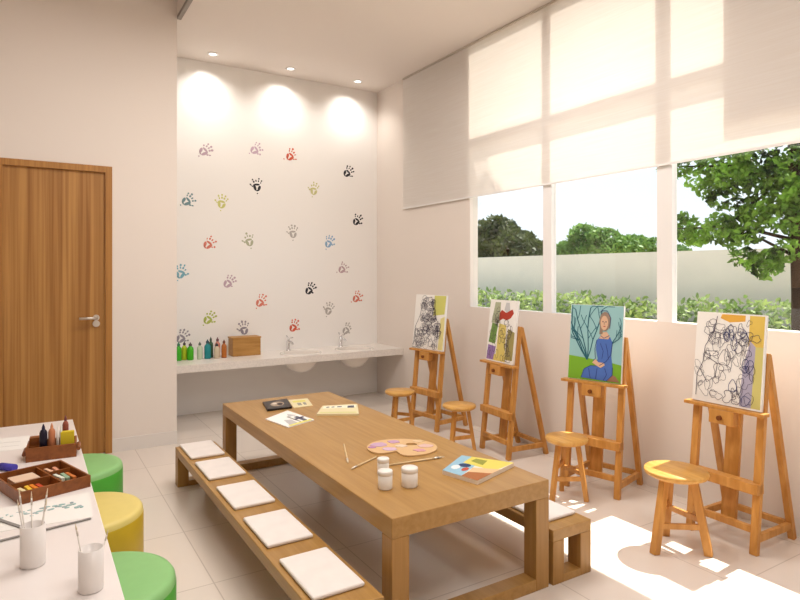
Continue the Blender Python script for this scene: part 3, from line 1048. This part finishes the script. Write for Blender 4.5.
# 3: seated woman in a blue dress by a bare bush
P3 = Painting(.345, .468)
P3.poly(R4(.004, .003, .996, .997), pal('paint_sky', (150, 194, 196)))
P3.poly([(.004, .003), (.996, .003), (.996, .24), (.7, .27), (.4, .29), (.004, .31)], pal('paint_grass', (120, 172, 48)))
tl_ = pal('paint_deepteal', (44, 98, 112))
rd = random.Random(17)


def twig(u, v, a, L, wd, dep):
    n_ = 5
    pts = [(u, v)]
    for i in range(n_):
        a += rd.uniform(-.18, .18)
        u += math.cos(a) * L / n_ * 1.1
        v += math.sin(a) * L / n_ * .85
        pts.append((min(.96, max(.03, u)), min(.985, v)))
        if dep and i > 0:
            twig(u, v, a + rd.choice((-.7, .7)), L * .3, wd * .65, dep - 1)
    P3.stroke(pts, wd, tl_)


for a in (1.25, 1.5, 1.75, 2.0, 2.2, 2.4):
    twig(.36, .27, a, .82, .007, 1)
for a in (1.1, .7):
    twig(.80, .5, a, .35, .005, 1)
P3.poly([(.72, .02), (.98, .02), (.9, .09), (.78, .12)], pal('paint_brown', (150, 112, 86)))
bl_ = pal('paint_blue', (78, 112, 184))
bd_ = pal('paint_navy', (48, 58, 120))
sk = pal('paint_skin', (214, 176, 146))
P3.poly([(.26, .03), (.30, .14), (.42, .19), (.54, .20), (.56, .30), (.52, .42), (.53, .54), (.60, .60), (.76, .61), (.82, .52), (.81, .34), (.84, .20), (.84, .10), (.74, .02)], bl_)
P3.poly([(.57, .56), (.62, .64), (.70, .66), (.77, .60), (.74, .56)], sk)
P3.poly(ell(.665, .79, .105, .125, 0, 18), pal('paint_hair', (150, 128, 112)))
P3.poly([(.57, .62), (.58, .78), (.64, .8), (.63, .62)], pal('paint_hair', 0))
P3.poly(ell(.655, .77, .07, .095, 0, 16), sk)
P3.poly(ell(.63, .785, .014, .008, 0, 8), M['ink'])
P3.poly(ell(.685, .785, .014, .008, 0, 8), M['ink'])
P3.poly(ell(.66, .725, .022, .007, 0, 8), pal('paint_lip', (172, 80, 76)))
P3.stroke([(.658, .78), (.65, .755), (.662, .75)], .0025, M['ink'])
P3.poly([(.46, .24), (.56, .20), (.62, .18), (.70, .22), (.68, .25), (.58, .25), (.52, .29)], sk)
for pts in ([(.53, .54), (.5, .42), (.52, .30), (.48, .26)], [(.82, .52), (.80, .36), (.72, .27), (.60, .21)], [(.54, .20), (.44, .20), (.32, .15), (.26, .03)], [(.60, .50), (.66, .40), (.64, .30)],
            [(.70, .50), (.74, .40), (.76, .30)], [(.40, .16), (.44, .03)], [(.56, .17), (.54, .03)], [(.70, .18), (.74, .10), (.68, .02)], [(.84, .20), (.84, .10), (.74, .02)], [(.6, .6), (.66, .57), (.76, .61)],
            [(.56, .9), (.60, .93), (.7, .93), (.77, .84), (.76, .70)]):
    P3.stroke(pts, .0035, bd_)
P3.place(EZ[2], 'canvas with a seated figure in a blue dress beside a bare bush')

# 4: contour figures on white with yellow strip
P4 = Painting(.355, .465)
rd = random.Random(77)
P4.poly([(.36, .94), (.38, .985), (.72, .985), (.72, .92), (.5, .90)], pal('paint_orange', (224, 170, 72)))
P4.poly([(.78, .66), (.985, .66), (.985, .985), (.78, .985)], pal('paint_gold', (222, 190, 92)))
P4.poly([(.86, .02), (.985, .02), (.985, .66), (.88, .66)], pal('paint_khaki', (206, 196, 120)))
P4.poly([(.70, .02), (.86, .02), (.88, .66), (.80, .72), (.72, .4)], pal('paint_lilacgrey', (176, 170, 190)))
for _ in range(60):
    v = rd.uniform(.08, .92)
    u = rd.uniform(.18 if v > .5 else .06, .88)
    if .12 < u < .34 and .25 < v < .48:
        continue
    P4.loop(u, v, rd.uniform(.025, .085), rd.uniform(.03, .10), rd, rd.uniform(.0015, .0026), M['ink'], 18, .4)
P4.stroke([(.06, .06), (.06, .3), (.14, .44), (.16, .62), (.28, .78), (.32, .96)], .0035, M['ink'])
P4.stroke([(.10, .36), (.22, .22), (.34, .30), (.36, .44), (.20, .50)], .0035, M['ink'])
for _ in range(12):
    P4.loop(rd.uniform(.45, .85), rd.uniform(.08, .85), rd.uniform(.03, .07), rd.uniform(.03, .07), rd, .0028, pal('paint_indigo', (52, 60, 110)))
P4.place(EZ[3], 'canvas of dark contour lines with gold strip, nearest to the viewer')


# ------------------------------------------------------------------ stools
def make_stool(lab, loc, rz, h, r, fr):
    s = thing('stool', lab, 'stool', loc, rz, 'round pine stools beside the easels')
    MB().lathe([(0, h - .034), (r * .8, h - .034), (r * .97, h - .022), (r, h - .010), (r * .97, h), (0, h)], 40).build('seat', M['pine_seat'], s)
    ft = []
    for k in range(3):
        a = 2 * PI * k / 3
        d = Vector((math.cos(a), math.sin(a), 0))
        ft.append(d)
        MB().bar(d * fr, d * (r * .52) + Vector((0, 0, h - .03)), .026 if h < .37 else .036, .026 if h < .37 else .034, None, (-d.y, d.x, 0)).build('leg', M['pine'], s, .002)
    def at(k, z):
        f = z / (h - .03)
        return ft[k] * (fr + (r * .52 - fr) * f) + Vector((0, 0, z))
    for k in range(3):
        z = .13 + .03 * k if h > 0 else 0
        MB().bar(at(k, z), at((k + 1) % 3, z), .016, .026).build('rung', M['pine'], s, .001)
    return s


s0 = make_stool('pine stool in front of the third easel, behind the window side bench', (2.73, 2.53, 0), D(178), .365, .125, .118)
dup(s0, 'pine stool between the first and second easel', (2.72, 3.57, 0), D(200))
dup(s0, 'pine stool farthest back, left of the first easel', (2.62, 4.25, 0), D(215))
make_stool('pine stool nearest the viewer, standing before the nearest easel', (2.69, 1.79, 0), D(174), .385, .148, .145)

# ------------------------------------------------------------------ white table and poufs
wt = thing('white_table', 'plain white craft table in the left foreground', 'table', (-.22, 2.42, 0))
MB().box((-.43, -1.50, .465), (.43, 1.52, .50)).build('tabletop', M['table_white'], wt, .003)
for x in (-.39, .10):
    for y in (-1.42, 1.42):
        MB().box((x - .02, y - .02, 0), (x + .02, y + .02, .465)).build('leg', M['table_white'], wt, .002)


def make_pouf(lab, loc, a, b_):
    p = thing('pouf', lab, 'pouf', loc, 0, 'round poufs along the white table')
    r = .245
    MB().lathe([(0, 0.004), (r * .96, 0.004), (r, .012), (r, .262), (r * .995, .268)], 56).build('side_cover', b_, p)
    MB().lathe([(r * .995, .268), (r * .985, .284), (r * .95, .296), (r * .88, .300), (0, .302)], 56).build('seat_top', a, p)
    return p


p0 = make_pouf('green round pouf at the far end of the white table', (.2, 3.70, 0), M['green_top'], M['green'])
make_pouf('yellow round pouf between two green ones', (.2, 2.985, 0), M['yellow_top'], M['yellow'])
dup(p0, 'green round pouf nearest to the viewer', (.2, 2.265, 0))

# ------------------------------------------------------------------ on the white table
WZ = .50


def cup(x, y, r, h, lab):
    c = thing('cup', lab, 'cup', (x, y, WZ), 0, 'white brush cups')
    MB().lathe([(0, .001), (r * .95, .001), (r, .005), (r, h), (r * .9, h), (r * .9, .01), (0, .008)], 36).build('body', M['cup'], c)
    return c


cup(.007, 2.04, .0325, .118, 'white brush cup farther left holding several thin brushes')
cup(.139, 1.80, .031, .112, 'white brush cup nearest the table edge holding two brushes')
wh = pal('brush_white', (232, 224, 216))
for i, (a, ln, tl2) in enumerate(((200, .19, .55), (150, .21, .45), (95, .19, .35), (20, .20, .5), (330, .18, .6))):
    d = Vector((math.cos(D(a)), math.sin(D(a)), 0))
    base = Vector((.007, 2.04, WZ + .012)) + d * .010
    brush(('thin white brush leaning left in the farther cup', 'thin white brush leaning back left in the farther cup', 'thin white brush leaning straight back in the farther cup', 'thin white brush leaning right in the farther cup', 'thin white brush leaning toward the viewer in the farther cup')[i],
          base, base + d * (.030) + Vector((0, 0, ln)), .0022, wh, grp='brushes in the farther white cup')
for i, (a, ln) in enumerate(((165, .17), (15, .135))):
    d = Vector((math.cos(D(a)), math.sin(D(a)), 0))
    base = Vector((.139, 1.80, WZ + .012)) + d * .008
    brush(('thin white brush standing at the left of the nearer cup', 'thin white brush leaning right out of the nearer cup')[i], base, base + d * (.030 if i == 0 else .036) + Vector((0, 0, ln)), .0022, wh, grp='brushes in the nearer white cup')

# compartment tray
ta = D(18)
tx, ty = .205 - .125 * math.cos(ta) - .15 * math.sin(ta), 2.665 - .125 * math.sin(ta) + .15 * math.cos(ta)
ty_ = thing('compartment_tray', 'brown wooden tray with compartments of drawing chalks', 'tray', (tx, ty, WZ), ta)
mb = MB()
a, b_, h, t0 = .125, .15, .046, .007
mb.box((-a, -b_, 0), (a, -b_ + t0, h)).box((-a, b_ - t0, 0), (a, b_, h)).box((-a, -b_ + t0, 0), (-a + t0, b_ - t0, h)).box((a - t0, -b_ + t0, 0), (a, b_ - t0, h)).box((-a + t0, -b_ + t0, 0), (a - t0, b_ - t0, .006))
mb.build('box_body', M['tray'], ty_, .001)
MB().box((.025, -b_ + t0, .006), (.031, b_ - t0, h - .006)).build('divider', M['tray'], ty_)
MB().box((-a + t0, -.015, .006), (.025, -.009, h - .006)).build('divider', M['tray'], ty_)
MB().box((.031, .03, .006), (a - t0, .036, h - .006)).build('divider', M['tray'], ty_)
ct_, st_ = math.cos(ta), math.sin(ta)


def chalk(lx, ly, sx_, sy_, sz, rgb, lab, rot=0, name='chalk_stick', cat='chalk', z0=.0065):
    o = MB().box((-sx_ / 2, -sy_ / 2, 0), (sx_ / 2, sy_ / 2, sz)).build(name, pal('chalk%d_%d_%d' % rgb, rgb), None, .0015)
    o.location = (tx + lx * ct_ - ly * st_, ty + lx * st_ + ly * ct_, WZ + z0)
    o.rotation_euler = (0, 0, ta + D(rot))
    return tag(o, lab, cat, 'drawing chalks in the brown tray')


chalk(-.046, .055, .09, .085, .03, (226, 196, 170), 'pale peach paper pack in the left compartment of the tray', 0, 'paper_pack', 'paper pack')
chalk(-.09, -.08, .014, .085, .022, (232, 216, 170), 'cream chalk stick in the near compartment of the tray', 4)
chalk(-.07, -.078, .014, .085, .024, (236, 190, 60), 'yellow chalk stick in the near compartment of the tray', -3)
chalk(-.05, -.08, .014, .09, .024, (224, 130, 40), 'orange chalk stick in the near compartment of the tray', 2)
chalk(-.03, -.08, .014, .085, .022, (190, 70, 40), 'red orange chalk stick in the near compartment of the tray', 0)
chalk(.06, .09, .014, .075, .024, (232, 190, 160), 'pink chalk stick in the far compartment of the tray', 6)
chalk(.085, .09, .014, .07, .024, (214, 150, 120), 'salmon chalk stick in the far compartment of the tray', -4)
chalk(.055, -.02, .014, .075, .026, (222, 226, 210), 'white chalk stick in the right compartment of the tray', 5)
chalk(.075, -.03, .014, .075, .026, (150, 180, 150), 'grey green chalk stick in the right compartment of the tray', -3)
chalk(.095, -.03, .014, .08, .024, (206, 120, 60), 'rust chalk stick in the right compartment of the tray', 2)
chalk(.068, -.105, .05, .014, .02, (200, 110, 50), 'short rust chalk stick at the right corner of the tray', 0)

# caddy with pencils and bottles
cd = thing('pencil_caddy', 'brown wooden caddy with rounded grips at the far end of the white table', 'caddy', (.088, 3.215, WZ), D(-4))
mb = MB()
a, b_, h, t0 = .10, .075, .062, .008
mb.box((-a, -b_, 0), (a, -b_ + t0, h)).box((-a, b_ - t0, 0), (a, b_, h)).box((-a, -b_ + t0, 0), (-a + t0, b_ - t0, h)).box((a - t0, -b_ + t0, 0), (a, b_ - t0, h)).box((-a + t0, -b_ + t0, 0), (a - t0, b_ - t0, .006))
mb.build('box_body', M['tray'], cd, .001)
MB().box((-a + t0, -.004, .006), (a - t0, .002, .052)).build('divider', M['tray'], cd)
for s in (-1, 1):
    MB().rod((s * (a + .008), -.05, .03), (s * (a + .008), .05, .03), .0085, seg=14).build('grip', M['tray'], cd)
MB().box((-a + t0, .015, .006), (-.045, .06, .085)).build('tall_compartment', M['tray'], cd, .001)


def stick(lx, ly, r, h, rgb, lab, name, cat, tip=None, sq=None):
    t_ = thing(name, lab, cat, (.088 + lx, 3.215 + ly, WZ + .007), 0)
    MB().lathe([(0, 0), (r, 0), (r, h * .74), (r * .8, h * .8), (r * .3, h * .86), (0, h * .86)], 18).build('body', pal('st%d_%d_%d' % rgb, rgb, .4), t_)
    MB().lathe([(r * .42, h * .80), (r * .42, h * .9), (r * .12, h), (0, h)], 14).build('tip', pal('st%d_%d_%d' % (tip or rgb), tip or rgb, .4), t_)


stick(-.036, -.035, .016, .15, (30, 26, 42), 'near black glue bottle with pointed nozzle standing in the brown caddy', 'glue_bottle', 'bottle', (40, 34, 60))
stick(-.003, -.035, .0145, .15, (190, 122, 84), 'orange brown bottle beside the near black one in the caddy', 'paint_bottle', 'bottle', (206, 140, 104))
stick(.020, -.04, .0055, .14, (232, 226, 216), 'white marker beside the orange brown bottle in the caddy', 'marker', 'marker')
stick(.033, -.036, .0055, .14, (216, 214, 206), 'light grey marker next to the yellow block in the caddy', 'marker', 'marker')
stick(.055, .03, .013, .165, (150, 80, 62), 'red brown bottle with pointed cap behind the yellow block', 'paint_bottle', 'bottle', (110, 60, 60))
o = MB().box((-.028, -.012, 0), (.028, .012, .105)).build('card_block', pal('block_yellow', (214, 190, 44)), None, .002)
tag(o, 'upright bright yellow card block at the right of the brown caddy', 'card block')
o.location = (.148, 3.180, WZ + .0075)
o.rotation_euler = (0, 0, D(-4))

# papers, pencils
slab('drawing_sheet', 'large white drawing sheet lying at the far left of the white table', 'paper', [(-.34, 3.44), (-.02, 3.40), (.0, 3.66), (-.32, 3.70)], WZ, .0012, M['paper'],
     [(R4(.08, .3, .9, .31), pal('faint_line', (206, 200, 196))), (R4(.08, .6, .9, .61), pal('faint_line', 0))])
tq = pal('watercolour_teal', (158, 188, 186))
sh_pts = []
dec = []
rs = random.Random(2)
for i in range(26):
    u, v = .45 + i * .019, .55 + rs.uniform(-.14, .14)
    dec.append((ell(u, v, rs.uniform(.012, .03), rs.uniform(.010, .03), rs.uniform(0, 90), 8), tq if i % 3 else pal('watercolour_grey', (160, 176, 178))))
for i in range(10):
    u = .08 + i * .035
    dec.append((ell(u, .6 + rs.uniform(-.08, .08), .014, .01, rs.uniform(0, 90), 8), pal('watercolour_pale', (206, 218, 216))))
slab('drawing_sheet', 'white sheet with a teal watercolour scribble beside the brown tray', 'paper', [(-.22, 2.37), (.185, 2.33), (.195, 2.60), (-.21, 2.58)], WZ, .0012, M['paper'], dec)


def ruler(lab, p, q, wd, name, cat):
    p, q = Vector(p), Vector(q)
    t_ = MB().bar((0, 0, .002), Vector((q.x - p.x, q.y - p.y, .002)), wd, .0035).build(name, M['grey'])
    t_.location = (p.x, p.y, WZ + .0018)
    return tag(t_, lab, cat)


ruler('slim grey ruler lying behind the farther brush cup', (-.16, 2.255, 0), (.178, 2.312, 0), .010, 'ruler', 'ruler')
ruler('short grey metal rod left of the farther brush cup', (-.13, 2.53, 0), (-.02, 2.345, 0), .012, 'metal_rod', 'rod')
pm = thing('crayon', 'blue violet crayon lying behind the tray at the left edge', 'crayon', (-.105, 3.09, WZ + .016))
MB().rod((0, 0, 0), (.05, -.055, 0), .0155, .0155, 16).build('body', pal('crayon_violet', (74, 66, 168)), pm)
MB().rod((0, 0, 0), (-.018, .02, 0), .0155, .005, 16).build('tip', pal('crayon_violet', 0), pm)
